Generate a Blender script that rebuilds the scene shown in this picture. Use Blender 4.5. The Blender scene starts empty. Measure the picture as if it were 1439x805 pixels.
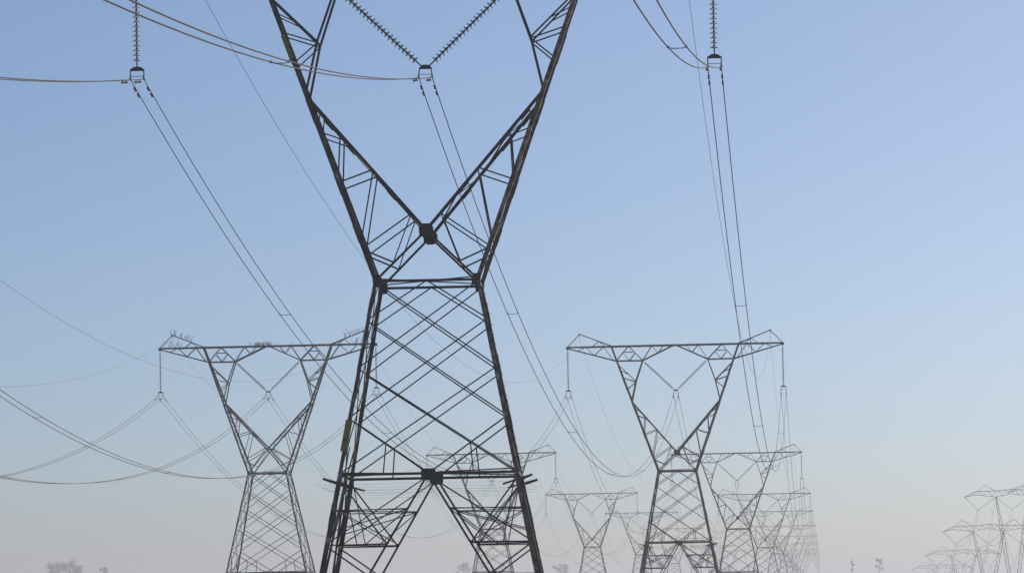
import bpy, bmesh, math, random
from mathutils import Vector, Matrix
R = math.radians
rnd = random.Random(7)
scene = bpy.context.scene
COL = scene.collection
V = Vector

# ------------------------------------------------------------------ materials
def new_mat(name):
    m = bpy.data.materials.new(name); m.use_nodes = True
    nt = m.node_tree
    return m, nt, nt.nodes['Principled BSDF']

def mottled(name, cols, scale=3.0, rough=0.6, metal=0.0, detail=4, bump=0.0, stretch=None):
    """procedural material: noise driven blend between listed base colours"""
    m, nt, p = new_mat(name)
    tc = nt.nodes.new('ShaderNodeTexCoord')
    mp = nt.nodes.new('ShaderNodeMapping')
    if stretch: mp.inputs['Scale'].default_value = stretch
    nz = nt.nodes.new('ShaderNodeTexNoise'); nz.inputs['Scale'].default_value = scale
    nz.inputs['Detail'].default_value = detail
    cr = nt.nodes.new('ShaderNodeValToRGB')
    el = cr.color_ramp.elements
    while len(el) < len(cols): el.new(0.5)
    for i, c in enumerate(cols):
        el[i].position = 0.3 + 0.4 * i / max(1, len(cols) - 1)
        el[i].color = (*c, 1)
    nt.links.new(tc.outputs['Object'], mp.inputs['Vector'])
    nt.links.new(mp.outputs[0], nz.inputs['Vector'])
    nt.links.new(nz.outputs[0], cr.inputs[0])
    nt.links.new(cr.outputs[0], p.inputs['Base Color'])
    p.inputs['Roughness'].default_value = rough
    p.inputs['Metallic'].default_value = metal
    if bump:
        b = nt.nodes.new('ShaderNodeBump'); b.inputs['Strength'].default_value = bump
        nt.links.new(nz.outputs[0], b.inputs['Height']); nt.links.new(b.outputs[0], p.inputs['Normal'])
    return m

M = {}
M['leg'] = mottled('weathered_leg_steel', [(.012,.011,.011), (.020,.018,.017), (.040,.026,.020), (.075,.065,.060)], 2.2, .6, .1, bump=.15)
M['rust_and_sun_leg'] = mottled('rust_and_painted_sun_leg_steel', [(.014,.012,.011), (.10,.06,.04), (.24,.15,.10), (.55,.50,.45)], 3.2, .7, 0, bump=.2)  # brown is rust; the pale patches are sunlight painted into the colour
M['painted_sun_leg'] = mottled('painted_sun_leg_steel', [(.008,.008,.008), (.022,.018,.015), (.10,.07,.055), (.42,.39,.35)], 2.6, .7, 0, bump=.2, stretch=(1, 1, .5))  # pale streaks are sunlit highlights painted into the dark steel
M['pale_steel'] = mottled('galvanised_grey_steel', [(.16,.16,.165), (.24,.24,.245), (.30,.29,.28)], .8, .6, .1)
M['brace'] = mottled('weathered_brace_steel', [(.010,.010,.011), (.022,.020,.020), (.060,.042,.034)], 1.6, .65, .1)
M['plate'] = mottled('dark_gusset_steel', [(.010,.010,.010), (.020,.017,.015)], 3, .6, .2)
M['ochre'] = mottled('ochre_painted_steel', [(.26,.18,.02), (.38,.27,.03), (.16,.10,.02)], 4, .55, 0)
M['rust'] = mottled('rusted_red_steel', [(.10,.03,.018), (.20,.07,.04), (.06,.03,.02)], 5, .8, 0)
M['cable'] = mottled('stranded_aluminium', [(.020,.020,.022), (.035,.034,.034)], 8, .8, 0)
M['wire'] = mottled('galvanised_wire', [(.035,.035,.038), (.055,.055,.058)], 8, .8, 0)
M['fitting'] = mottled('forged_fitting', [(.012,.012,.013), (.025,.024,.022)], 6, .6, .1)
m, nt, p = new_mat('greenish_glass')
p.inputs['Base Color'].default_value = (.42, .52, .44, 1); p.inputs['Roughness'].default_value = .08
p.inputs['Transmission Weight'].default_value = .45; p.inputs['IOR'].default_value = 1.5
M['glass'] = m
m, nt, p = new_mat('pale_glass')
p.inputs['Base Color'].default_value = (.86, .88, .82, 1); p.inputs['Roughness'].default_value = .1
p.inputs['Transmission Weight'].default_value = .0; p.inputs['IOR'].default_value = 1.5
M['pale_glass'] = m
M['ground'] = mottled('dry_savanna_grass', [(.10,.085,.045), (.17,.14,.075), (.07,.08,.035), (.13,.09,.055)], .02, .95, 0, 12)
M['bark'] = mottled('grey_bark', [(.09,.07,.055), (.16,.13,.10)], 2, .9, 0)
M['leaf'] = mottled('dry_green_leaves', [(.045,.06,.028), (.075,.09,.04), (.11,.11,.06)], .5, .7, 0)
M['concrete'] = mottled('footing_concrete', [(.28,.27,.25), (.38,.36,.33)], 3, .9, 0)

# ------------------------------------------------------------------ helpers
def mesh_from(bm, name, mat):
    me = bpy.data.meshes.new(name); bm.to_mesh(me); bm.free()
    me.materials.append(M[mat] if isinstance(mat, str) else mat)
    return me

def part(name, me, parent=None, kind=None, label=None):
    o = bpy.data.objects.new(name, me); COL.objects.link(o)
    if parent is not None: o.parent = parent
    if kind: o['kind'] = kind
    if label: o['label'] = label
    return o

def empty(name, loc=(0, 0, 0), rz=0):
    o = bpy.data.objects.new(name, None); COL.objects.link(o)
    o.empty_display_size = .5
    o.location = loc; o.rotation_euler = (0, 0, rz)
    return o

def tag(o, label, cat, group=None):
    o['label'] = label; o['category'] = cat
    if group: o['group'] = group
    return o

def kids(o): return KID.get(o.name, [])
KID = {}
def adopt(parent, child):
    child.parent = parent; KID.setdefault(parent.name, []).append(child); return child
def copy_tree(o, parent=None):
    c = o.copy(); COL.objects.link(c)
    if parent is not None: adopt(parent, c)
    for ch in list(kids(o)): copy_tree(ch, c)
    return c
def add_part(name, bm, mat, parent, label=None):
    o = part(name, mesh_from(bm, name, mat), None, None, label)
    return adopt(parent, o)

_cnt = [0]; BW = [1.0]
def angle(bm, a, b, w, n, t=None, centred=True, flip=False):
    """rolled L-angle from a to b; n = direction of the standing flange (inwards)."""
    a, b = V(a), V(b); d = (b - a)
    if d.length < 1e-4: return
    w *= BW[0]
    d.normalize(); n = V(n); n = n - d * n.dot(d)
    if n.length < 1e-4: n = d.orthogonal()
    n.normalize(); u = d.cross(n)
    if flip: u = -u
    t = t or max(.012, w * .13)
    _cnt[0] += 1
    off = n * ((_cnt[0] % 9) * .0037)
    sh = u * (-w / 2 if centred else 0) + off
    prof = [(0, 0), (w, 0), (w, t), (t, t), (t, w), (0, w)]
    ra = [bm.verts.new(a + sh + u * x + n * y) for x, y in prof]
    rb = [bm.verts.new(b + sh + u * x + n * y) for x, y in prof]
    k = len(prof)
    for i in range(k):
        bm.faces.new((ra[i], ra[(i + 1) % k], rb[(i + 1) % k], rb[i]))
    bm.faces.new(ra[::-1]); bm.faces.new(rb)

def leg_angle(bm, a, b, w, sx, sy, t=None):
    """corner angle, heel outside, flanges along -sx X and -sy Y"""
    a, b = V(a), V(b); d = (b - a).normalized()
    u = V((-sx, 0, 0)); u = (u - d * u.dot(d)).normalized()
    v = V((0, -sy, 0)); v = v - d * v.dot(d); v = (v - u * v.dot(u)).normalized()
    t = t or w * .13
    prof = [(0, 0), (w, 0), (w, t), (t, t), (t, w), (0, w)]
    ra = [bm.verts.new(a + u * x + v * y) for x, y in prof]
    rb = [bm.verts.new(b + u * x + v * y) for x, y in prof]
    for i in range(6):
        bm.faces.new((ra[i], ra[(i + 1) % 6], rb[(i + 1) % 6], rb[i]))
    bm.faces.new(ra[::-1]); bm.faces.new(rb)

def box(bm, c, sx, sy, sz, rot=None):
    c = V(c); vs = []
    for i in (-1, 1):
        for j in (-1, 1):
            for k in (-1, 1):
                v = V((i * sx / 2, j * sy / 2, k * sz / 2))
                if rot is not None: v = rot @ v
                vs.append(bm.verts.new(c + v))
    for f in ((0,1,3,2),(4,6,7,5),(0,4,5,1),(2,3,7,6),(0,2,6,4),(1,5,7,3)):
        bm.faces.new([vs[i] for i in f])

def poly_plate(bm, pts, n, th):
    """flat plate from a polygon, extruded by th along n"""
    n = V(n).normalized() * th
    a = [bm.verts.new(V(p)) for p in pts]; b = [bm.verts.new(V(p) + n) for p in pts]
    k = len(pts)
    for i in range(k): bm.faces.new((a[i], a[(i + 1) % k], b[(i + 1) % k], b[i]))
    bm.faces.new(a[::-1]); bm.faces.new(b)

def tube(bm, pts, r, n=6, r2=None, cap=True):
    pts = [V(p) for p in pts]; rings = []
    m = len(pts)
    for i, q in enumerate(pts):
        d = (pts[min(i + 1, m - 1)] - pts[max(i - 1, 0)]).normalized()
        s = d.cross(V((0, 0, 1)))
        if s.length < 1e-3: s = d.cross(V((0, 1, 0)))
        s.normalize(); w = s.cross(d)
        rr = r if r2 is None else r + (r2 - r) * i / (m - 1)
        rings.append([bm.verts.new(q + (s * math.cos(2 * math.pi * k / n) + w * math.sin(2 * math.pi * k / n)) * rr) for k in range(n)])
    for a, b in zip(rings, rings[1:]):
        for k in range(n): bm.faces.new((a[k], a[(k + 1) % n], b[(k + 1) % n], b[k]))
    if cap: bm.faces.new(rings[0][::-1]); bm.faces.new(rings[-1])

def lathe(bm, base, axis, prof, n=14):
    """prof = (distance along the axis, radius)"""
    axis = V(axis).normalized(); s = axis.orthogonal().normalized(); w = axis.cross(s)
    rings = []
    for h, r in prof:
        rings.append([bm.verts.new(V(base) + axis * h + (s * math.cos(2 * math.pi * k / n) + w * math.sin(2 * math.pi * k / n)) * max(r, .001)) for k in range(n)])
    for a, b in zip(rings, rings[1:]):
        for k in range(n): bm.faces.new((a[k], a[(k + 1) % n], b[(k + 1) % n], b[k]))
    bm.faces.new(rings[0][::-1]); bm.faces.new(rings[-1])

# ------------------------------------------------------------------ the delta lattice tower
ZW, ZB, ZA = 16.97, 9.05, 31.0          # waist, belt, crossarm top chord
WW, WB, W0 = 2.17, 3.66, 5.40           # half widths at waist, belt, ground
def hw(z):
    if z >= ZB: return WB + (WW - WB) * (z - ZB) / (ZW - ZB)
    return W0 + (WB - W0) * z / ZB
XT, XO, XI = 12.0, 7.2, 3.62            # arm tip, leg top, V attachment
ZC = 29.38                              # bottom chord
XK, ZK = 4.93, 24.75                    # knee where inner member leaves outer leg
ZN = 19.05                              # centre node
def hd(z):                              # half depth of the cage
    if z <= ZW: return hw(z)
    return 2.17 + (.5 - 2.17) * (z - ZW) / (ZA - ZW)
def cx(z): return WW + (XO - WW) * (z - ZW) / (ZA - ZW)

NODES = [16.97, 15.35, 13.38, 11.35, 9.05]
def make_tower(spikes=False, ochre=False, detail=True, dangling=False):
    root = empty('transmission_tower')
    # --- legs
    for sx in (-1, 1):
        for sy in (-1, 1):
            bm = bmesh.new()
            leg_angle(bm, (sx * W0, sy * W0, 0), (sx * WB, sy * WB, ZB), .20, sx, sy)
            leg_angle(bm, (sx * WB, sy * WB, ZB), (sx * WW, sy * WW, ZW), .155, sx, sy)
            # splice angles, set proud of the leg
            for z, L in ((3.2, .8), (7.0, .9), (11.2, 1.1), (13.3, .9), (15.5, .8)):
                a = V((sx * (hw(z) + .016), sy * (hw(z) + .016), z)); b = V((sx * (hw(z + L) + .016), sy * (hw(z + L) + .016), z + L))
                leg_angle(bm, a, b, .165, sx, sy)
            box(bm, (sx * W0, sy * W0, .05), .5, .5, .06)
            if detail and sx == 1 and sy == -1:
                z = 2.5
                while z < ZW - .5:
                    tube(bm, [(hw(z) - .02, -hw(z) + .03, z), (hw(z) + .17, -hw(z) + .03, z)], .011, 5); z += .42
            lg = add_part('leg', bm, 'rust_and_sun_leg' if (ochre and sx > 0) else ('painted_sun_leg' if ochre else 'leg'), root)
            if detail:
                bm = bmesh.new(); box(bm, (sx * W0, sy * W0, -.55), .9, .9, 1.15)
                add_part('footing', bm, 'concrete', lg)
                if ochre and sx == -1 and sy == -1:
                    bm = bmesh.new()
                    for z, L in ((10.05, 1.25),):
                        a = V((sx * (hw(z) + .08), sy * (hw(z) + .05), z)); b = V((sx * (hw(z + L) + .08), sy * (hw(z + L) + .05), z + L))
                        leg_angle(bm, a, b, .27, sx, sy)
                    add_part('painted_band', bm, 'ochre', lg, 'ochre yellow painted band round the left leg')
    # --- lattice panels of the body, one part per face
    nodes = NODES; NL = len(nodes) - 1
    def fpt(face, s, z, inner=0.0):
        """point on a body face: s in -1..1 across the face"""
        h = hw(z)
        if face == 'f': return V((s * h, -h + inner, z))
        if face == 'b': return V((s * h, h - inner, z))
        if face == 'l': return V((-h + inner, s * h, z))
        return V((h - inner, s * h, z))
    nin = {'f': (0, 1, 0), 'b': (0, -1, 0), 'l': (1, 0, 0), 'r': (-1, 0, 0)}
    for face in 'fblr':
        bm = bmesh.new(); n = nin[face]; w = .062 if face in 'fb' else .048
        e = .03
        for s in (-1, 1):
            P = lambda ss, z, i=e: fpt(face, ss, z, i)
            i2 = e + .045 if s > 0 else e
            angle(bm, P(0, ZW, i2), P(s, nodes[1], i2), w, n)
            for q in range(NL - 1): angle(bm, P(-s, nodes[q], i2), P(s, nodes[q + 2], i2), w, n)
            angle(bm, P(s, nodes[NL - 1], i2), P(0, ZB, i2), w + .01, n)
            # short posts over the belt
            zc = ZB + (nodes[NL - 1] - ZB) * .52
            angle(bm, P(s * .5, ZB, e + .09), P(s * .5, zc, e + .09), .06, n)
        add_part('body_bracing', bm, 'brace' if (face in 'fb' or not ochre) else 'painted_sun_leg', root)  # near tower's side faces get bright sunlight painted into their colour
        # splayed lower bracing
        bm = bmesh.new()
        def K(z): return (ZB - z) / ZB          # position of K member across the face, fraction of hw(0)
        def kp(s, z, i=e):
            q = fpt(face, 0, z, i); f = K(z) * W0
            return q + (V((s * f, 0, 0)) if face in 'fb' else V((0, s * f, 0)))
        lv = [ZB * q for q in (.842, .687, .547, .381, .193)]
        for s in (-1, 1):
            i2 = e + .06
            P = lambda z, i=e: fpt(face, s, z, i)
            angle(bm, kp(s, ZB, e), kp(s, .35, e), .10, n)
            for z in lv: angle(bm, P(z, i2), kp(s, z, i2), .05 if z != lv[1] else .062, n)
            angle(bm, P(ZB - .1, e + .03), kp(s, lv[1], e + .03), .075, n)
            angle(bm, kp(s, ZB - .15, i2 + .03), P(lv[1], i2 + .03), .055, n)
            angle(bm, P(lv[1], e + .03), kp(s, lv[2], e + .03), .075, n)
            angle(bm, kp(s, lv[2], e + .03), P(lv[3], e + .03), .07, n)
            angle(bm, P(lv[3], e + .03), kp(s, lv[4], e + .03), .07, n)
            angle(bm, kp(s, lv[0], i2 + .05), P(lv[1] + .5, i2 + .05), .05, n)
            angle(bm, kp(s, lv[0], i2 + .05), kp(s, lv[1], i2 + .05) + (P(lv[1]) - kp(s, lv[1])) * .35, .05, n)
        add_part('splay_bracing', bm, 'brace', root)
    # internal hip bracing of the lower body, one part per corner
    for sx in (-1, 1):
        for sy in (-1, 1):
            bm = bmesh.new(); l0, l1 = ZB * .842, ZB * .687; h = hw(l1); k0, k1 = W0 * .158, W0 * .313
            angle(bm, (sx * k1, sy * (h - .1), l1), (sx * (h - .1), sy * k1, l1), .05, (0, 0, 1))
            h2 = hw(ZB) - .2; h3 = hw(l0)
            angle(bm, (sx * h2, sy * h2, ZB - .2), (sx * (k1 + h) / 2, sy * (k1 + h) / 2, l1 + .03), .05, (sx, 0, 0))
            angle(bm, (sx * k0, sy * (h3 - .1), l0), (sx * (h3 - .1), sy * k0, l0), .045, (0, 0, 1))
            angle(bm, (sx * k1, sy * (h - .1), l1 + .04), (sx * (h3 - .1), sy * k0, l0 - .04), .04, (0, 0, 1))
            add_part('hip_bracing', bm, 'brace', root)
    # --- horizontal frames
    for z, w, nm in ((ZB, .125, 'belt_frame'), (ZW, .12, 'waist_frame')):
        bm = bmesh.new(); h = hw(z) - .01
        for s in (-1, 1):
            angle(bm, (-h, s * h, z), (h, s * h, z), w, (0, -s, 0), flip=(s < 0))
            angle(bm, (s * h, -h + .03, z - .01), (s * h, h - .03, z - .01), w, (-s, 0, 0))
        angle(bm, (-h, -h, z + .05), (h, h, z + .05), .06, (0, 0, 1))
        angle(bm, (-h, h, z + .11), (h, -h, z + .11), .06, (0, 0, 1))
        add_part(nm, bm, 'leg', root)
    # gussets at belt centre
    for sx, sy in ((0, -1), (0, 1), (-1, 0), (1, 0)):
        h = hw(ZB) - .05; n = V((-sx, -sy, 0)); u = V((sy, sx, 0)) if sy else V((0, 1, 0))
        bm = bmesh.new(); c = V((sx * h, sy * h, ZB - .02)) - n * .03
        pts = [c + u * x + V((0, 0, z)) for x, z in ((-.29, -.16), (-.18, -.26), (.18, -.26), (.29, -.16), (.29, .17), (.2, .22), (-.2, .22), (-.29, .17))]
        poly_plate(bm, pts, n, .09); add_part('gusset_plate', bm, 'plate', root)
    # waist corner plates
    for sx in (-1, 1):
        for sy in (-1, 1):
            bm = bmesh.new(); c = V((sx * (WW - .12), sy * (WW + .01), ZW))
            pts = [c + V((sx * x, 0, z)) for x, z in ((-.2, -.22), (.12, -.26), (.16, .0), (.18, .24), (-.08, .26), (-.22, .12))]
            poly_plate(bm, pts, (0, -sy, 0), .07); add_part('gusset_plate', bm, 'plate', root)
    # --- cage : outer legs
    for sx in (-1, 1):
        for sy in (-1, 1):
            bm = bmesh.new()
            leg_angle(bm, (sx * WW, sy * WW, ZW), (sx * cx(ZA), sy * hd(ZA), ZA), .18, sx, sy)
            for z, L in ((18.6, .7), (20.6, .8), (23.6, 1.0), (26.1, 1.2)):
                leg_angle(bm, (sx * (cx(z) + .02), sy * (hd(z) + .016), z), (sx * (cx(z + L) + .02), sy * (hd(z + L) + .016), z + L), .155, sx, sy)
            cl = add_part('cage_leg', bm, 'rust_and_sun_leg' if (ochre and sx > 0) else ('painted_sun_leg' if ochre else 'leg'), root)
            if ochre and sx == -1 and sy == -1:
                bm = bmesh.new(); z, L = 26.3, 1.0
                leg_angle(bm, (sx * (cx(z) + .045), sy * (hd(z) + .035), z), (sx * (cx(z + L) + .045), sy * (hd(z + L) + .035), z + L), .18, sx, sy)
                add_part('painted_band', bm, 'ochre', cl, 'ochre painted band high on the left leg')
    # cage : inner members of the fork, node to knee
    for sx in (-1, 1):
        bm = bmesh.new()
        for sy in (-1, 1):
            angle(bm, (0, sy * (hd(ZN) - .02), ZN), (sx * (XK - .05), sy * (hd(ZK) - .02), ZK), .15, (0, -sy, 0))
            for f in (.28, .62, .8):
                a = V((0, sy * hd(ZN), ZN)).lerp(V((sx * XK, sy * hd(ZK), ZK)), f); b = V((0, sy * hd(ZN), ZN)).lerp(V((sx * XK, sy * hd(ZK), ZK)), f + .07)
                angle(bm, a, b, .18, (0, -sy, 0))
        add_part('fork_member', bm, 'leg', root)
    for sx in (-1, 1):
        for sy in (-1, 1):
            bm = bmesh.new()
            angle(bm, (sx * (WW - .1), sy * (WW - .06), ZW + .05), (0, sy * (hd(ZN) - .06), ZN), .105, (0, -sy, 0))
            add_part('fork_strut', bm, 'leg', root)
    for sy in (() if spikes else (-1, 1)):
        bm = bmesh.new(); c = V((0, sy * (hd(ZN) + .02), ZN))
        pts = [c + V((x, 0, z)) for x, z in ((-.28, -.2), (-.12, -.3), (.14, -.3), (.3, -.16), (.3, .1), (.2, .27), (-.2, .27), (-.3, .12))]
        poly_plate(bm, pts, (0, -sy, 0), .08); add_part('gusset_plate', bm, 'plate', root)
    # fork lattice between outer leg and fork member
    bm = bmesh.new()
    def op(sx, sy, z, i=.05): return V((sx * (cx(z) - .05), sy * (hd(z) - i), z))
    def ip(sx, sy, z, i=.05):
        f = (z - ZN) / (ZK - ZN)
        if f < 0: f2 = (ZN - z) / (ZN - ZW); return V((sx * WW * f2, sy * (hd(z) - i), z))
        return V((sx * XK * f, sy * (hd(z) - i), z))
    for sx in (-1, 1):
        for sy in (-1, 1):
            n = (0, -sy, 0)
            angle(bm, op(sx, sy, 18.35), ip(sx, sy, 19.75), .065, n)         # lowest sloping pair
            angle(bm, ip(sx, sy, 19.75, .08), ip(sx, sy, 17.75, .08), .055, n)
            angle(bm, op(sx, sy, 18.3, .09), ip(sx, sy, 17.75, .09), .08, n)
            angle(bm, op(sx, sy, 18.55, .1), ip(sx, sy, 21.55, .1), .065, n)
            angle(bm, op(sx, sy, 21.1), ip(sx, sy, 21.6), .07, n)
            angle(bm, op(sx, sy, 21.1, .08), ip(sx, sy, 23.1, .08), .07, n)
            angle(bm, op(sx, sy, 23.25), ip(sx, sy, 22.85), .06, n)
            angle(bm, op(sx, sy, 23.3, .08), ip(sx, sy, 24.05, .08), .05, n)
        # ties across the depth
        for z in (18.35, 19.7, 21.1, 22.2, 23.3):
            angle(bm, op(sx, -1, z, .2), op(sx, 1, z, .2), .06, (-sx, 0, 0))
        zs = [17.0, 18.35, 19.7, 21.1, 22.2, 23.3, 24.6]
        for k in range(len(zs) - 1):
            s = -1 if k % 2 else 1
            angle(bm, op(sx, s, zs[k], .15), op(sx, -s, zs[k + 1], .15), .055, (-sx, 0, 0))
        zs = [19.3, 20.4, 21.6, 22.9, 24.0]
        for k in range(len(zs) - 1):
            s = -1 if k % 2 else 1
            angle(bm, ip(sx, s, zs[k], .12), ip(sx, -s, zs[k + 1], .12), .055, (sx, 0, 0))
    add_part('fork_bracing', bm, 'brace', root)
    # --- inner struts from knee to bottom chord node
    XS, ZS = 4.42, 27.05
    for sx in (-1, 1):
        bm = bmesh.new()
        for sy in (-1, 1):
            n = (0, -sy, 0)
            angle(bm, (sx * XK, sy * (hd(ZK) - .04), ZK), (sx * XS, sy * (hd(ZS) - .04), ZS), .11, n)
            angle(bm, (sx * XS, sy * (hd(ZS) - .04), ZS), (sx * XI, sy * (hd(ZC) - .04), ZC), .11, n)
            angle(bm, (sx * XS, sy * (hd(ZS) - .09), ZS), (sx * (cx(ZC) - .1), sy * (hd(ZC) - .09), ZC - .25), .08, n)
            angle(bm, (sx * XS, sy * (hd(ZS) - .12), ZS - .05), (sx * (cx(27.4) - .1), sy * (hd(27.4) - .12), 27.45), .065, n)
            angle(bm, (sx * XS, sy * (hd(ZS) - .15), ZS - .05), (sx * (cx(26.3) - .1), sy * (hd(26.3) - .15), 26.15), .065, n)
            angle(bm, (sx * 5.2, sy * (hd(28.1) - .12), 27.84), (sx * (cx(28.3) - .1), sy * (hd(28.3) - .12), 28.3), .055, n)
        angle(bm, (sx * XS, -hd(ZS), ZS), (sx * XS, hd(ZS), ZS), .08, (0, 0, 1))
        for z0, z1, s in ((24.9, 26.2, 1), (26.2, 27.4, -1), (27.4, 28.5, 1), (28.5, 29.3, -1)):
            angle(bm, op(sx, s, z0, .15), op(sx, -s, z1, .15), .055, (-sx, 0, 0))
        add_part('hanger_strut', bm, 'brace', root)
    # --- crossarm
    yd = .5
    def dy(x):                                    # half depth along the arm: narrows to the tip
        ax = abs(x); return yd if ax < 6.6 else yd + (.07 - yd) * (ax - 6.6) / (XT - 6.6)
    bm = bmesh.new()
    for sy in (-1, 1):
        n = (0, -sy, 0)
        for x0, x1 in ((-XT, -6.6), (-6.6, 6.6), (6.6, XT)):
            angle(bm, (x0, sy * dy(x0), ZA), (x1, sy * dy(x1), ZA), .17, n)
        for sx in (-1, 1):
            angle(bm, (sx * XT, sy * .08, ZA - .12), (sx * 6.62, sy * yd, ZC), .12, n)
            angle(bm, (sx * 6.65, sy * yd, ZC), (sx * XI, sy * yd, ZC - .03), .12, n)
            angle(bm, (sx * XI, sy * yd, ZC), (sx * .25, sy * yd, ZA - .05), .12, n)
    for sx in (-1, 1): box(bm, (sx * (XT + .02), 0, ZA - .08), .3, .26, .3)
    arm = add_part('crossarm', bm, 'leg', root)
    bm = bmesh.new()
    for sy in (-1, 1):
        n = (0, -sy, 0); w = .06; y = sy * (yd - .05)
        def seg(x0, z0, x1, z1, ww=w):
            angle(bm, (x0, sy * (dy(x0) - .05), z0), (x1, sy * (dy(x1) - .05), z1), ww, n)
        for sx in (-1, 1):
            seg(sx * 6.6, ZC, sx * 5.2, ZA); seg(sx * 5.2, ZA, sx * XI, ZC, .09)
            seg(sx * 5.7, ZA - .65, sx * 4.7, ZA - .65, .05); seg(sx * 5.75, ZA - .8, sx * 5.1, ZC); seg(sx * 4.5, ZA - .8, sx * 5.1, ZC)
            seg(sx * XI, ZC, sx * 2.6, ZA); seg(sx * 2.6, ZA, sx * 1.9, 30.16); seg(sx * 1.9, 30.16, sx * 1.3, ZA, .05)
            xs = [6.9, 8.0, 9.0, 10.0, 10.9]
            zb = lambda x: ZC + (ZA - .12 - ZC) * (x - 6.62) / (XT - 6.62)
            for k in range(4):
                a, b = xs[k], xs[k + 1]
                seg(sx * a, ZA, sx * b, zb(b)) if k % 2 else seg(sx * a, zb(a), sx * b, ZA)
    for sx in (-1, 1):                              # plan bracing of both chords
        for k, x in enumerate([0, 1.3, 2.6, 3.9, 5.2, 6.6, 8.0, 9.4]):
            s = 1 if k % 2 else -1; x1 = x + 1.35
            angle(bm, (sx * x, s * dy(x), ZA - .03), (sx * x1, -s * dy(x1), ZA - .03), .05, (0, 0, -1))
            angle(bm, (sx * x, -dy(x), ZA - .08), (sx * x, dy(x), ZA - .08), .05, (0, 0, -1))
        for x in (XI, 5.1, 6.6): angle(bm, (sx * x, -yd, ZC + .04), (sx * x, yd, ZC + .04), .07, (0, 0, 1))
    add_part('crossarm_bracing', bm, 'brace', root)
    # ground-wire peaks
    for sx in (-1, 1):
        bm = bmesh.new(); px, pz = sx * 10.65, 32.45
        for sy in (-1, 1):
            angle(bm, (sx * 7.0, sy * .48, ZA + .03), (px, sy * .05, pz), .09, (0, -sy, 0))
        angle(bm, (sx * XT, 0, ZA + .05), (px, 0, pz), .08, (0, 1, 0))
        za = lambda x: ZA + (pz - ZA) * (x - 7.0) / 3.65
        for sy in (-1, 1):
            f = lambda x: sy * (.45 - .4 * (x - 7) / 3.65)
            angle(bm, (sx * 8.5, f(8.5), za(8.5)), (sx * 9.3, f(9.3), ZA), .05, (0, -sy, 0))
            angle(bm, (sx * 8.5, f(8.5), za(8.5)), (sx * 7.7, f(7.7), ZA), .05, (0, -sy, 0))
        box(bm, (px, 0, pz + .02), .16, .16, .14)
        tube(bm, [(px, 0, pz), (px, 0, pz - .42)], .03, 6)
        pk = add_part('ground_wire_peak', bm, 'brace', root)
        if spikes:
            bm = bmesh.new()
            for k in range(16):
                t = k / 15; x = sx * (10.85 - 2.4 * t); z = 32.4 - .85 * t if t > .1 else 32.5
                ang = R(rnd.uniform(-35, 45)) * sx
                L = rnd.uniform(.5, .9)
                tube(bm, [(x, 0, z), (x + math.sin(ang) * L * .6, rnd.uniform(-.1, .1), z + L * .75), (x + math.sin(ang) * L * 1.3, rnd.uniform(-.1, .1), z + L)], .022, 4)
            for k in range(12):
                x = sx * rnd.uniform(9.4, 11.9); L = rnd.uniform(.5, .9); ang = R(rnd.uniform(-30, 30))
                tube(bm, [(x, 0, ZA + .05), (x + math.sin(ang) * L, rnd.uniform(-.1, .1), ZA + L)], .018, 4)
            add_part('bird_spikes', bm, 'fitting', pk)
    if spikes:
        bm = bmesh.new()
        for k in range(46):
            c0, sd_ = ((-.75, .28), (.45, .3), (-.1, 1.1))[k % 3]
            x = rnd.gauss(c0, sd_) - .2; L = rnd.uniform(.25, .6); dx_ = rnd.gauss(0, .12)
            tube(bm, [(x, rnd.uniform(-.35, .35), ZA + .08), (x + dx_ * .5, rnd.uniform(-.35, .35), ZA + L * .6), (x + dx_ * 1.6, rnd.uniform(-.4, .4), ZA + L)], .024, 4)
        add_part('bird_spikes', bm, 'fitting', root)
    # hanger plates for the V strings and tips
    # --- anti climb guard under the belt
    if detail:
        z = ZB - .33; h = hw(z)
        for sx in (-1, 1):
            for sy in (-1, 1):
                bm = bmesh.new()
                angle(bm, (sx * (h + .52), sy * (h + .3), z + .15), (sx * (h - .7), sy * (h - .42), z - .2), .08, (0, 0, 1))
                angle(bm, (sx * (h + .5), sy * (h + .62), z + .12), (sx * (h - .1), sy * (h + .05), z - .1), .07, (0, 0, 1))
                for k in range(3):
                    t = k / 2.5
                    tube(bm, [(sx * (h + .52 - .3 * t), sy * (h + .3 - .2 * t), z + .17 - .12 * t), (sx * (h + .5 - .3 * t), sy * (h + .62 - .32 * t), z + .14 - .12 * t)], .012, 4)
                add_part('anti_climb_bracket', bm, 'rust' if (sx > 0 and ochre) else 'leg', root, 'rusty red anti climb bracket' if (sx > 0 and ochre) else None)
        bm = bmesh.new()
        for k in range(4):
            q = h + .1 + .22 * k; zz = z - .45 + .12 * k
            tube(bm, [(-q, -q, zz), (q, -q, zz), (q, q, zz), (-q, q, zz), (-q, -q, zz)], .0035, 3)
        add_part('guard_wires', bm, 'wire', root)
    return root

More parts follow.
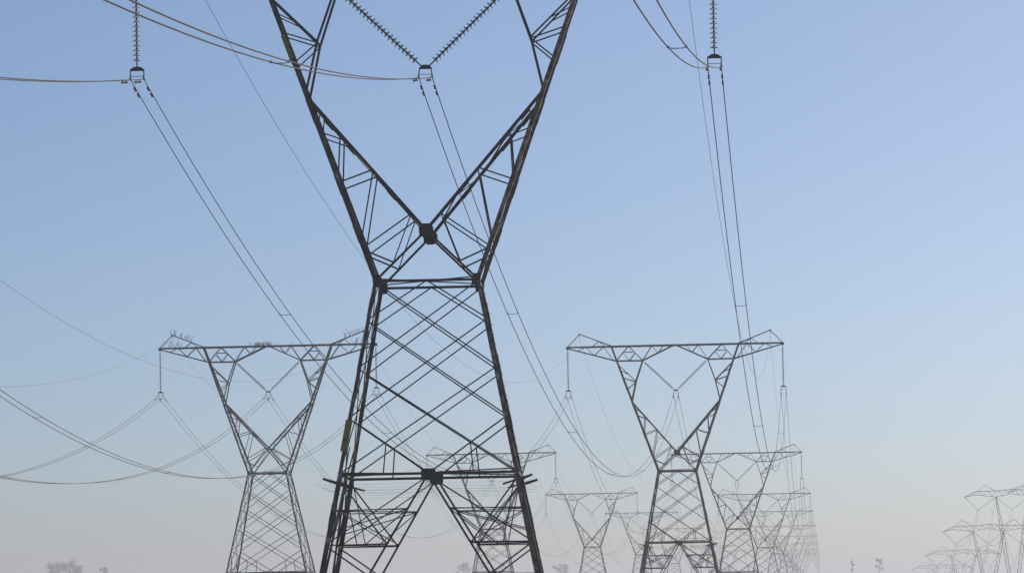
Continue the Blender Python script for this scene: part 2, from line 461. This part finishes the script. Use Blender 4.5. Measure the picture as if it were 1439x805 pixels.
# ------------------------------------------------------------------ insulators
PD = .20
def disc_string(name, a, b, parent, glass, nseg=14, n_disc=None):
    """cap-and-pin string from a down to b; returns the part, its discs are a sub-part"""
    a, b = V(a), V(b); ax = (b - a); L = ax.length; ax.normalize()
    bm = bmesh.new()
    lathe(bm, a, ax, [(0, .03), (L, .03)], 8)
    n = n_disc or int((L - .35) / PD)
    p0 = .16
    for k in range(n):
        h = p0 + k * PD
        lathe(bm, a + ax * h, ax, [(0, .035), (.015, .055), (.07, .06), (.085, .045)], 8)
    s = add_part(name, bm, 'fitting', parent)
    bm = bmesh.new()
    for k in range(n):
        h = p0 + k * PD + .062
        lathe(bm, a + ax * h, ax, [(0, .04), (.012, .11), (.035, .168), (.05, .172), (.058, .16), (.03, .1), (.034, .08), (.022, .04)], nseg)
    add_part('glass_discs', bm, glass, s)
    return s

SP = .28                                  # half spacing of the twin bundle
def yoke(parent, z, wide=.30, top=None):
    """bundle yoke: upper plate, two side links with clamps; z = height of the upper bar"""
    bm = bmesh.new()
    top = top if top is not None else wide
    poly_plate(bm, [(-top, -.02, z - .05), (-.12, -.02, z + .06), (.12, -.02, z + .06), (top, -.02, z - .05), (top, -.02, z - .12), (-top, -.02, z - .12)], (0, 1, 0), .04)
    for s in (-1, 1):
        tube(bm, [(s * (top - .02), 0, z - .08), (s * SP, 0, z - .40)], .025, 6)
    tube(bm, [(-SP, 0, z - .34), (SP, 0, z - .34)], .014, 5)
    add_part('yoke_plate', bm, 'fitting', parent)
    for s in (-1, 1):
        bm = bmesh.new(); c = V((s * SP, 0, z - .44))
        prof = [(-.22, .02), (-.17, .045), (-.05, .06), (.05, .06), (.17, .045), (.22, .02)]
        lathe(bm, c, (0, 1, 0), prof, 8); box(bm, c + V((0, 0, .07)), .05, .14, .12)
        add_part('suspension_clamp', bm, 'fitting', parent)

ZY_O, ZY_C = 26.2, 26.02
def make_string():                         # origin: at the arm tip, Z local to tower base
    r = empty('insulator_string')
    bm = bmesh.new(); tube(bm, [(0, 0, ZA - .2), (0, 0, ZA - .42)], .03, 6); add_part('hanger_link', bm, 'fitting', r)
    disc_string('disc_string', (0, 0, ZA - .4), (0, 0, ZY_O + .05), r, 'pale_glass')
    yoke(r, ZY_O)
    return r
def make_vstring():
    r = empty('v_insulator_string')
    for s in (-1, 1):
        disc_string('disc_string', (s * (XI - .12), 0, ZC - .15), (s * .17, 0, ZY_C + .02), r, 'glass')
    yoke(r, ZY_C, top=.26)
    return r

# ------------------------------------------------------------------ positions (metres; +Y runs along the lines)
ROW_A = [(-16.09, 182.6, -.22), (-16.2, 495.0, .62), (-15.99, 823.0, -1.11), (-15.6, 1161.8, -1.08),
         (-15.84, 1474.7, .14), (-15.66, 1784.7, .04), (-15.8, 2090, -.1), (-15.7, 2400, .2), (-15.8, 2720, -.3), (-15.8, 3030, 0)]
ROW_B = [None, (-60.94, 487.1, 1.07), (-61.62, 824.7, -.21), (-60.86, 1164.8, -.02), (-61.02, 1483.2, .76),
         (-61.0, 1795, 0), (-61.1, 2110, .1), (-61.0, 2420, -.2), (-61.0, 2740, .1)]
ROW_C = [(58.1, 1384, 34.4), (53.1, 1456, 24.8), (54.1, 1758, 19.6), (56.3, 2150, 16.3)]   # x, y, beam height

def ground_z(x, y):
    s = 0; w = .25
    for q in [a for a in ROW_A + ROW_B if a]:
        d2 = ((x - q[0]) / 24) ** 2 + ((y - q[1]) / 120) ** 2
        k = math.exp(-d2) ; s += k * q[2]; w += k
    t = min(1, max(0, (y - 3050) / 280)); return s / w + 14 * t * t * (3 - 2 * t)

ORD = ['nearest', 'second', 'third', 'fourth', 'fifth', 'sixth', 'seventh', 'eighth', 'ninth', 'tenth']
rowname = {'A': 'right row', 'B': 'left row'}
GT = 'lattice transmission towers marching away under the haze'

protos = {}
def join_tree(root, name):
    """one mesh with all parts of a prototype, for towers too small to show them"""
    bm = bmesh.new()
    mats = []
    def rec(o):
        if o.data:
            mt = o.data.materials[0]
            if mt not in mats: mats.append(mt)
            n0 = len(bm.faces); bm.from_mesh(o.data); bm.faces.ensure_lookup_table()
            for f in bm.faces[n0:]: f.material_index = mats.index(mt)
        for c in kids(o): rec(c)
    rec(root)
    me = bpy.data.meshes.new(name); bm.to_mesh(me); bm.free()
    for m_ in mats: me.materials.append(m_)
    return me

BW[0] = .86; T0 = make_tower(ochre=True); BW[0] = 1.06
T1 = make_tower(detail=True)
S0, VS0 = make_string(), make_vstring()
far_tower = join_tree(T1, 'far_tower'); far_string = join_tree(S0, 'far_string'); far_v = join_tree(VS0, 'far_v_string')
used = {}
def inst(root, kind, first_key, loc, rz=0):
    if first_key not in used:
        used[first_key] = True; o = root
    else: o = copy_tree(root)
    o.location = loc; o.rotation_euler = (0, 0, rz)
    return o

TLAB = {
 ('A', 0): 'huge dark lattice tower filling the view, ochre bands on its left leg',
 ('A', 1): 'dark lattice tower right of the huge tower, its whole crossarm clear against the sky',
 ('A', 2): 'grey lattice tower just behind and right of the clear dark right tower',
 ('B', 1): 'lattice tower left of the huge tower, with bird spikes on its crossarm',
 ('B', 2): 'lattice tower seen through the splayed legs of the huge tower',
 ('B', 3): 'small hazy tower between the huge tower and the clear dark right tower',
 ('B', 4): 'small faint tower half behind the left leg of the clear dark right tower',
}
SPOTS = {}
for row, lst in (('A', ROW_A), ('B', ROW_B)):
    for i, q in enumerate(lst):
        if not q: continue
        x, y, z = q; rz = R(2.4) if (row, i) == ('A', 0) else 0
        loc = V((x, y, z)); rot = Matrix.Rotation(rz, 3, 'Z')
        if (row, i) == ('A', 0): t = T0; t.location = loc; t.rotation_euler.z = rz
        elif (row, i) == ('B', 1):
            old = (ZB, WB, W0, NODES, ZN); ZB, WB, W0, NODES, ZN = 6.0, 4.45, 5.7, [16.97, 15.1, 13.1, 10.9, 8.5, 6.0], 19.55   # taller lattice body
            t = make_tower(spikes=True); t.location = loc; ZB, WB, W0, NODES, ZN = old
        elif i <= 4: t = inst(T1, 't', 'T1', loc, rz)
        else:
            t = part('transmission_tower', far_tower); t.location = loc
        lab = TLAB.get((row, i)) or f'faint hazy lattice tower, {ORD[i]} from the front in the {rowname[row]}'
        tag(t, lab, 'pylon', GT)
        whose = {('A', 0): 'the huge central tower', ('A', 1): 'the clear dark right tower', ('B', 1): 'the spiked left tower'}.get((row, i), f'the {ORD[i]} tower of the {rowname[row]}')
        for s, nm in ((-1, 'left'), (1, 'right')):
            l2 = loc + rot @ V((s * XT, 0, 0))
            if i <= 3: o = inst(S0, 's', 'S0', l2, rz)
            else: o = part('insulator_string', far_string); o.location = l2
            tag(o, (f'white glass disc string on the {nm} arm tip of {whose}' if i < 2 else f'thin insulator string on the {nm} arm tip of {whose}'), 'insulator', 'hanging insulator strings')
        if i <= 3: o = inst(VS0, 'v', 'V0', loc, rz)
        else: o = part('v_insulator_string', far_v); o.location = loc
        tag(o, (f'green glass V of insulators in the fork of {whose}' if i < 1 else f'thin V of insulators in the fork of {whose}'), 'insulator', 'V insulator strings in the tower forks')
        SPOTS[(row, i)] = dict(L=loc + rot @ V((-XT, 0, ZY_O - .47)), C=loc + V((0, 0, ZY_C - .47)), R=loc + rot @ V((XT, 0, ZY_O - .47)),
                               gl=loc + rot @ V((-10.65, 0, 32.0)), gr=loc + rot @ V((10.65, 0, 32.0)))

# ------------------------------------------------------------------ conductors
def span_pts(a, b, sag, n=48):
    return [a.lerp(b, t / n) - V((0, 0, 4 * sag * (t / n) * (1 - t / n))) for t in range(n + 1)]
def at_len(a, b, sag, t): return a.lerp(b, t) - V((0, 0, 4 * sag * t * (1 - t)))

def damper(bm, c, d):
    d = d.normalized(); c = V(c) - V((0, 0, .10))
    tube(bm, [c - d * .24, c, c + d * .24], .012, 5)
    for s in (-1, 1): lathe(bm, c + d * (.16 * s) - d * .07, d, [(0, .02), (.02, .045), (.12, .045), (.14, .02)], 7)
    box(bm, c + V((0, 0, .06)), .04, .05, .12)

def bundle(a, b, sag, label, near=True, r=.024, t0=0.0, t1=1.0, group='twin power lines strung between the towers'):
    o = empty('power_line', a); o_off = a
    tag(o, label, 'power line', group)
    n = 64 if near else 28
    for s in (-1, 1):
        off = V((s * SP, 0, 0))
        pts = [at_len(a, b, sag, t0 + (t1 - t0) * k / n) - a + off for k in range(n + 1)]
        bm = bmesh.new(); tube(bm, pts, r, 6 if near else 4)
        c = add_part('cable', bm, 'cable', o)
        if near:
            bm = bmesh.new(); L = (b - a).length; any_ = 0
            for m_ in (1.15, 2.1):
                for t in (m_ / L, 1 - m_ / L):
                    if t0 <= t <= t1:
                        p0 = at_len(a, b, sag, t) - a + off; d = at_len(a, b, sag, t + .002) - at_len(a, b, sag, t)
                        damper(bm, p0, d); add_part('vibration_damper', bm, 'fitting', c); bm = bmesh.new()
            bm.free()
    L = (b - a).length; k = 0; t = 50.0 / L
    while t < .97 and near:
        if t0 < t < t1:
            c = at_len(a, b, sag, t) - a; bm = bmesh.new()
            tube(bm, [c + V((-SP, 0, 0)), c + V((-SP * .6, 0, -.05)), c + V((SP * .6, 0, -.05)), c + V((SP, 0, 0))], .014, 5)
            for s in (-1, 1): box(bm, c + V((s * SP, 0, 0)), .06, .14, .07)
            add_part('spacer', bm, 'fitting', o)
        t += 54.0 / L
    return o

SAG = {('A', 0): 12.6, ('B', 1): 12.8}
for row, lst in (('A', ROW_A), ('B', ROW_B)):
    for i in range(len(lst) - 1):
        if (row, i) not in SPOTS: continue
        a, b = SPOTS[(row, i)], SPOTS[(row, i + 1)]
        near = i <= 2
        rel = 'behind' if i else 'running back from'
        src = {('A', 0): 'the huge central tower', ('A', 1): 'the clear dark right tower', ('B', 1): 'the spiked left tower'}.get((row, i), f'the {ORD[i]} tower of the {rowname[row]}')
        for ph, nm in (('L', 'left arm tip'), ('C', 'V insulators'), ('R', 'right arm tip')):
            bundle(a[ph], b[ph], SAG.get((row, i), 12.2), f'twin cables receding from the {nm} of {src}', near, .021 if i < 1 else .019)
        for ph, nm in (('gl', 'left'), ('gr', 'right')):
            if i > 4: continue
            bm = bmesh.new(); tube(bm, [p - a[ph] for p in span_pts(a[ph], b[ph], 10.8, 40)], .011, 5)
            o = part('ground_wire', mesh_from(bm, 'ground_wire', 'wire')); o.location = a[ph]
            tag(o, f'thin shield wire receding from the {nm} peak of {src}', 'wire', 'thin shield wires above the power lines')
# spans that come forward past the viewer
FWD = {'A': (182.6 - 312, 9.9), 'B': (487.1 - 305, 13.2)}
for row, i in (('A', 0), ('B', 1)):
    a = SPOTS[(row, i)]; y2, sg = FWD[row]
    src = 'the huge central tower' if row == 'A' else 'the spiked left tower'
    for ph, nm in (('L', 'left arm tip'), ('C', 'V insulators'), ('R', 'right arm tip')):
        p = a[ph]; x = {'L': -XT, 'C': 0, 'R': XT}[ph] + (-16.1 if row == 'A' else -61.0)
        q = V((x, y2, p.z))
        bundle(p, q, sg, f'twin cables coming forward from the {nm} of {src}', True, .023)
    for ph, nm in (('gl', 'left'), ('gr', 'right')):
        p = a[ph]; q = V((p.x, y2, p.z))
        bm = bmesh.new(); tube(bm, [v - p for v in span_pts(p, q, sg * .85, 60)], .011, 5)
        o = part('ground_wire', mesh_from(bm, 'ground_wire', 'wire')); o.location = p
        tag(o, f'thin shield wire coming forward from the {nm} peak of {src}', 'wire', 'thin shield wires above the power lines')

# ------------------------------------------------------------------ guyed V towers on the far right
PT = 10.5
def make_guyed(zt):
    """two masts meeting at one foot, box beam on top, V strings, four guys"""
    r = empty('guyed_tower'); zb = zt - 1.8
    for s in (-1, 1):
        bm = bmesh.new(); top = V((s * PT * .47, 0, zb)); foot = V((s * .25, 0, .2)); N = int(zb / 1.5)
        for cx_, cy_ in ((-1, -1), (-1, 1), (1, -1), (1, 1)):
            o = lambda t, w=.55: foot.lerp(top, t) + V((cx_, cy_, 0)) * w * min(1, .35 + 2.2 * t) * min(1, .35 + 2.4 * (1 - t))
            for k in range(N): angle(bm, o(k / N), o((k + 1) / N), .12, (-cx_, 0, 0), .04)
        for k in range(N):
            sg = 1 if k % 2 else -1
            w0 = lambda t: .55 * min(1, .35 + 2.2 * t) * min(1, .35 + 2.4 * (1 - t))
            for cy_ in (-1, 1):
                angle(bm, foot.lerp(top, k / N) + V((sg * w0(k / N), cy_ * w0(k / N), 0)), foot.lerp(top, (k + 1) / N) + V((-sg * w0((k + 1) / N), cy_ * w0((k + 1) / N), 0)), .09, (0, -cy_, 0))
                angle(bm, foot.lerp(top, k / N) + V((cy_ * w0(k / N), sg * w0(k / N), 0)), foot.lerp(top, (k + 1) / N) + V((cy_ * w0((k + 1) / N), -sg * w0((k + 1) / N), 0)), .09, (-cy_, 0, 0))
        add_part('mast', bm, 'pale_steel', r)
    bm = bmesh.new(); T = 1.4 * PT
    for sy in (-1, 1):
        n = (0, -sy, 0); y = sy * .6
        xs = [-T, -1.05 * PT, -.47 * PT, 0, .47 * PT, 1.05 * PT, T]
        topz = [zb + .1, zt, zt, zt + .45, zt, zt, zb + .1]; botz = [zb, zb + .75, zb - .05, zb + .95, zb - .05, zb + .75, zb]
        for k in range(6):
            angle(bm, (xs[k], y, topz[k]), (xs[k + 1], y, topz[k + 1]), .15, n, .05)
            angle(bm, (xs[k], y, botz[k]), (xs[k + 1], y, botz[k + 1]), .12, n, .05)
            m_ = 5
            for j in range(m_):
                t0, t1 = j / m_, (j + 1) / m_
                A = V((xs[k], y, botz[k])).lerp(V((xs[k + 1], y, botz[k + 1])), t0); B = V((xs[k], y, topz[k])).lerp(V((xs[k + 1], y, topz[k + 1])), t1)
                C = V((xs[k], y, topz[k])).lerp(V((xs[k + 1], y, topz[k + 1])), t0); D = V((xs[k], y, botz[k])).lerp(V((xs[k + 1], y, botz[k + 1])), t1)
                angle(bm, A, B, .08, n) if j % 2 == 0 else angle(bm, C, D, .08, n)
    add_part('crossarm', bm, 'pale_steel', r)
    for s in (-1, 1):
        bm = bmesh.new(); angle(bm, (s * .47 * PT, 0, zt), (s * .82 * PT, 0, zt + 1.9), .14, (0, 1, 0)); angle(bm, (s * 1.0 * PT, 0, zt), (s * .82 * PT, 0, zt + 1.9), .1, (0, 1, 0))
        add_part('ground_wire_peak', bm, 'pale_steel', r)
    for s in (-1, 1):
        for y in (-1, 1):
            bm = bmesh.new(); tube(bm, [(s * PT * .47, 0, zb), (s * PT * 1.1, y * zt * .55, 0)], .02, 4)
            add_part('guy_wire', bm, 'wire', r)
    return r
C_LAB = ['faint guyed tower with two slanting masts, tallest at the right edge',
         'faint guyed V tower just below and left of the tallest one at the right edge',
         'smaller fainter guyed V tower, third down the slope of beams at lower right',
         'smallest guyed tower, its beam barely above the bottom edge at lower right']
C_SPOT = []
from math import cos, sin
YAW, PITCH, ROLL, HC, FPX = R(3.96382842), R(4.02680031), R(1.06954131), 3.6767, 6240.0
for i, (x, y, zt) in enumerate(ROW_C):
    t = make_guyed(zt); t.location = (x, y, 0); tag(t, C_LAB[i], 'pylon', 'faint guyed towers at the right edge')
    which = ['tallest', 'second', 'third', 'lowest'][i]
    sp = []
    for k, nm in ((-1, 'left'), (0, 'middle'), (1, 'right')):
        o = empty('v_insulator_string', (x + k * PT, y, 0)); bmz = zt - 1.8
        for s in (-1, 1):
            zz = bmz + (0 if (k == 0 or s == -k) else .1); reach = .47 * PT if (k == 0 or s == -k) else .38 * PT
            zt_ = bmz - .1
            if k != 0 and s == -k: reach = PT - .47 * PT - .2
            disc_string('disc_string', (s * reach, 0, zt_), (s * .2, 0, bmz - 3.9), o, 'glass', 8)
        yoke(o, bmz - 3.9)
        tag(o, f'faint V of insulators, {nm} one under the {which} guyed tower beam', 'insulator', 'V insulators on the guyed towers')
        sp.append(V((x + k * PT, y, bmz - 4.3)))
    C_SPOT.append(sp)
for i in range(len(ROW_C) - 1):
    for k, nm in enumerate(('left', 'middle', 'right')):
        bundle(C_SPOT[i][k], C_SPOT[i + 1][k], 4 + 4 * i, f'faint {nm} cable pair leaving the {["tallest", "second", "third"][i]} guyed tower', False, .03)
# a further tower of a parallel line, only its left arm end in view
x, y, zt = 73.1, 1420, 36.5
t = make_guyed(zt); t.location = (x, y, 0)
tag(t, 'guyed tower cut off by the right picture edge, only its left beam end showing', 'pylon', 'faint guyed towers at the right edge')

# ------------------------------------------------------------------ vegetation (only the tips of far trees rise into view)
def make_tree(h, lean, spread, seed, wispy=False):
    rr = random.Random(seed); r = empty('bare_tree' if wispy else 'tree')
    bm = bmesh.new(); lf = bmesh.new()
    pts = [V((lean * (t / 6) ** 2, rr.uniform(-.1, .1), h * .93 * t / 6)) for t in range(7)]
    tube(bm, pts, .5, 7, .2)
    tips = []
    for k in range(12 if not wispy else 7):
        t = rr.uniform(.4, 1.0); base = pts[0].lerp(pts[-1], t); base.x = lean * t * t
        a = rr.uniform(0, 6.28); L = spread * rr.uniform(.5, 1.0) * (1.25 - t * .7)
        tip = base + V((math.cos(a) * L, math.sin(a) * L, L * rr.uniform(.4, 1.0)))
        if tip.z > h: tip.z = h
        mid = base.lerp(tip, .5) + V((0, 0, -.1 * L)); tube(bm, [base, mid, tip], .24, 5, .1); tips += [mid.lerp(tip, .5), tip]
    tips.append(pts[-1])
    for tp in tips:
        cl = rr.uniform(.5, 1.1) * spread * .33
        for _ in range(60 if not wispy else 34):
            d = V((rr.gauss(0, 1), rr.gauss(0, 1), rr.gauss(0, .7))) * cl * .55; c = tp + d
            u = V((rr.gauss(0, 1), rr.gauss(0, 1), rr.gauss(0, 1))).normalized(); w = u.orthogonal().normalized(); s = rr.uniform(.22, .5)
            vs = [lf.verts.new(c + u * s * 1.6), lf.verts.new(c + w * s * .7), lf.verts.new(c - u * s * 1.6), lf.verts.new(c - w * s * .7)]
            lf.faces.new(vs)
    add_part('trunk', bm, 'bark', r); add_part('crown', lf, 'leaf', r)
    return r
# distance, lateral, height, lean, spread, wispy, label
TREES = [
 (3400, 0, -582.0, 27.0, 2.0, 9.0, False, 'hazy round-headed treetop at the far lower left, taller of the pair'),
 (3450, 0, -601.0, 23.4, -3.0, 10.0, False, 'low hazy treetop at the far lower left, left of the taller one'),
 (3350, 0, -551.0, 19.7, 5.0, 5.0, True, 'thin leaning sapling tip just right of the lower left treetops'),
 (3400, 0, -277.0, 19.0, .6, 6.5, True, 'faint wispy treetop between the splayed feet of the huge tower'),
 (3450, 0, -204.5, 17.0, -.8, 8.0, True, 'faint wispy treetop right of the huge tower, under the small hazy tower'),
 (3400, 0, 20.0, 14.5, .2, 2.2, True, 'thin dead spike of a treetop at lower right'),
 (3450, 0, 41.0, 16.0, .8, 4.0, True, 'small pale green treetop beside the thin spike at lower right'),
]
for k, (y, _, x, h, lean, spr, wis, lab) in enumerate(TREES):
    t = make_tree(h, lean, spr, 11 + k, wis); t.location = (x, y, ground_z(x, y) - .05)
    tag(t, lab, 'tree', 'hazy far treetops')

# ------------------------------------------------------------------ ground
bm = bmesh.new()
xs = [-3000, -1500, -700, -300, -150, -100, -80] + [-70 + 7 * k for k in range(11)] + [20, 40, 80, 150, 300, 700, 1500, 3000]
ys = [-500, -200, -50, 0, 50] + [100 + 60 * k for k in range(56)] + [ 3900, 4600, 5600, 7000]
grid = [[bm.verts.new((x, y, ground_z(x, y))) for x in xs] for y in ys]
for a, b in zip(grid, grid[1:]):
    for k in range(len(xs) - 1): bm.faces.new((a[k], a[k + 1], b[k + 1], b[k]))
part('ground', mesh_from(bm, 'ground', 'ground'), kind='structure')

# ------------------------------------------------------------------ haze
HAZE_D = .00028
bm = bmesh.new(); box(bm, (0, 3250, 21.5), 6100, 7700, 49)
hm = bpy.data.materials.new('haze'); hm.use_nodes = True; nt = hm.node_tree
nt.nodes.remove(nt.nodes['Principled BSDF'])
pv = nt.nodes.new('ShaderNodeVolumePrincipled')
pv.inputs['Color'].default_value = (.92, .90, .97, 1); pv.inputs['Density'].default_value = HAZE_D
pv.inputs['Anisotropy'].default_value = .4
nt.links.new(pv.outputs[0], nt.nodes['Material Output'].inputs['Volume'])
part('haze', mesh_from(bm, 'haze', hm), kind='stuff')

# ------------------------------------------------------------------ sky and sun
SUN_EL, SUN_AZ = 26.7, 41.0                # azimuth measured from +Y towards +X
w = bpy.data.worlds.new('World'); scene.world = w; w.use_nodes = True; nt = w.node_tree
bg = nt.nodes['Background']
sky = nt.nodes.new('ShaderNodeTexSky'); sky.sky_type = 'NISHITA'; sky.sun_disc = False
sky.sun_elevation = R(SUN_EL); sky.sun_rotation = R(SUN_AZ); sky.altitude = 900
sky.air_density = 1.1; sky.dust_density = 4.0; sky.ozone_density = 5.6
tc = nt.nodes.new('ShaderNodeTexCoord'); ma = nt.nodes.new('ShaderNodeVectorMath'); ma.operation = 'MULTIPLY_ADD'
ma.inputs[1].default_value = (1, 1, 1.95); ma.inputs[2].default_value = (0, 0, .02)   # deeper blue close over the horizon
nt.links.new(tc.outputs['Generated'], ma.inputs[0]); nt.links.new(ma.outputs[0], sky.inputs[0])
nt.links.new(sky.outputs[0], bg.inputs[0]); bg.inputs[1].default_value = .10
sl = bpy.data.lights.new('sun', 'SUN'); sl.energy = 3.54; sl.angle = R(.5); sl.color = (1, .93, .82)
so = bpy.data.objects.new('sun', sl); COL.objects.link(so)
sd = V((sin(R(SUN_AZ)) * cos(R(SUN_EL)), cos(R(SUN_AZ)) * cos(R(SUN_EL)), sin(R(SUN_EL))))
so.rotation_euler = sd.to_track_quat('Z', 'Y').to_euler(); so.location = (200, 200, 200)

# ------------------------------------------------------------------ camera
cam = bpy.data.cameras.new('camera'); co = bpy.data.objects.new('camera', cam); COL.objects.link(co)
cam.sensor_width = 36; cam.lens = FPX / 1439 * 36; cam.clip_start = 1; cam.clip_end = 20000
fw = V((-sin(YAW) * cos(PITCH), cos(YAW) * cos(PITCH), sin(PITCH)))
r0 = V((cos(YAW), sin(YAW), 0)); u0 = r0.cross(fw)
r1 = r0 * cos(ROLL) - u0 * sin(ROLL); u1 = r0 * sin(ROLL) + u0 * cos(ROLL)
co.matrix_world = Matrix(((r1.x, u1.x, -fw.x, 0), (r1.y, u1.y, -fw.y, 0), (r1.z, u1.z, -fw.z, HC), (0, 0, 0, 1)))
scene.camera = co
scene.view_settings.view_transform = 'Standard'; scene.view_settings.look = 'None'
scene.view_settings.exposure = .11; scene.view_settings.gamma = 1
